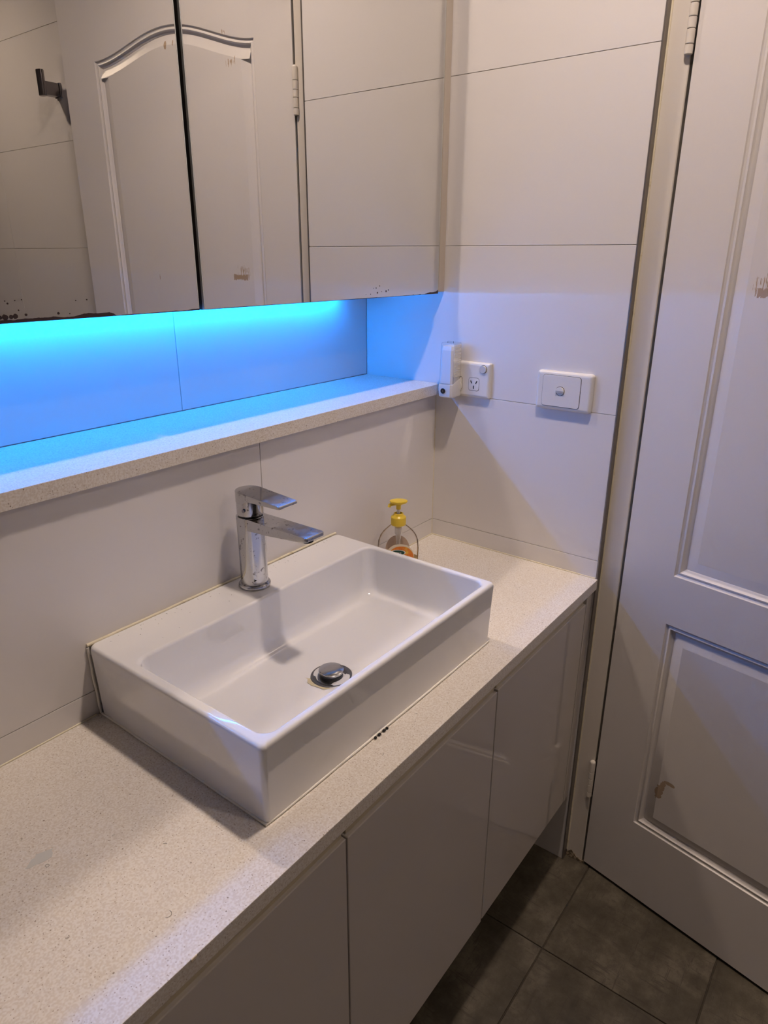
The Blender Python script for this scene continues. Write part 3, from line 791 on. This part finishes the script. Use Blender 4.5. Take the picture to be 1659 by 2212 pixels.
lsw = thing('light_switch', 'white single rocker light switch with a rounded cover plate near the door', 'light switch', (0, -.3039, Z0 + .3802))
bm = bmesh.new(); rounded_plate(bm, 0, 0, .058, .038, .006, -.0003, -.0110, .0075)
obj('plate', bm, M_plast, lsw, smooth=35)
bm = bmesh.new(); rounded_plate(bm, .0045, .0, .0400, .0312, .006, -.0105, -.01115, .0002, 1); obj('shadow_gap', bm, M_dark, lsw)
bm = bmesh.new(); rounded_plate(bm, .0048, .0, .0393, .0305, .0055, -.0105, -.0118, .0008, 2)
fp = obj('face_panel', bm, M_plast, lsw, smooth=35)
bm = bmesh.new(); loft(bm, [[(x, .0062 + a_, .0005 + b_) for a_, b_ in circ(0, 0, r, 28)] for x, r in ((-.0115, .0094), (-.0119, .0094), (-.01195, .0088))]); bmesh.ops.recalc_face_normals(bm, faces=bm.faces[:])
obj('switch_well', bm, M_dark, fp, smooth=40)
bm = rocker_bm(.0062, .0005, .0084, -.0117, lambda v: -.0158 if v > .05 else -.0158 + .0034 * min(1, (.05 - v) / .55))
obj('rocker', bm, M_plast, fp)

# ================================================================== ROBE HOOK (seen in the mirror)
rh = thing('robe_hook', 'square chrome robe hook on the tiled wall beyond the door, seen in the mirror', 'hook', (0, -1.408, Z0 + 1.075))
obj('backplate', box(-.006, -.0003, -.016, .016, -.005, .034, .0008, 2), M_hook, rh)
obj('post', box(-.048, -.006, -.013, .013, -.003, .032, .0008, 2), M_hook, rh)
bm = bmesh.new(); lathe(bm, [(.0125, -.006), (.0135, -.005), (.0135, .060), (.0125, .061)], -.052, 0, 24, sx=.75)
obj('peg', bm, M_hook, rh, smooth=45)

# ================================================================== DOWNLIGHTS
def downlight(d, label):
    t = thing('downlight', label, 'ceiling light', (d['x'], d['y'], H), group=None)
    bm = bmesh.new(); lathe(bm, [(.047, -.0005), (.048, -.034), (.052, -.035), (.060, -.0290), (.060, -.0005)], 0, 0, 40, cap0=False, cap1=False)
    obj('bezel', bm, M_plast, t, smooth=50)
    m = bpy.data.materials.new('lamp_diffuser'); m.use_nodes = True; b = bsdf(m)
    b.inputs['Emission Color'].default_value = (*d['col'], 1); b.inputs['Emission Strength'].default_value = d['e']
    bm = bmesh.new(); lathe(bm, [(.0465, -.0015), (.0465, -.0040)], 0, 0, 40)
    bmesh.ops.recalc_face_normals(bm, faces=bm.faces[:])
    obj('lamp', bm, m, t)
downlight(LAMP_A, 'round ceiling downlight above the basin')
downlight(LAMP_B, 'round ceiling downlight further back in the room')

# ================================================================== LOOSE HAIRS AND CRUMBS
bm = bmesh.new(); random.seed(21)
def hair(x, y, z, l, bend, ang):
    pts = []
    for i in range(7):
        t = i / 6 - .5; a = ang + bend * t; pts.append((x + l * t * math.cos(a), y + l * t * math.sin(a), z + .0004))
    tube(bm, pts, .00016, 3)
for x, y, l, b_, a in ((-1.0664, -.1423, .005, 1, .9), (-.9706, -.2777, .005, .5, 2.2), (-1.0676, -.2030, .010, 3, .2), (-1.0233, -.3593, .012, 1.6, .4), (-.8862, -.0121, .005, .5, .5), (-.8212 - .09, -.2987, .006, 1.2, 1.5),
                      (-.93, -.12, .004, 1, 2.5), (-.70, -.385, .006, 1, .4), (-.55, -.392, .004, 1, .9), (-.60, -.37, .003, 1, 1.9), (-.16, -.12, .004, 1, .2), (-.23, -.36, .008, 2, 1.2), (-1.10, -.30, .006, 2, .1), (-1.0, -.22, .004, 1, 3)):
    hair(x, y, Z0, l, b_, a)
for k in range(26):
    u = random.random(); x = -.86 + .47 * u; y = -.016 - .0035 * u + random.uniform(-.006, .006)
    if abs(x + .6085) < .03: continue
    hair(x, y - .003, Z0 + BH + .0003, random.uniform(.0015, .004), random.uniform(-1, 1), random.uniform(0, 3))
for k in range(14): hair(random.uniform(-.85, -.40), random.uniform(-.075, -.025), Z0 + BH + .0003, random.uniform(.0015, .003), 1, random.uniform(0, 3))
tag(obj('loose_hairs', bm, M_hair), 'short dark hair clippings scattered on the worktop and basin deck', 'hair', kind='stuff')
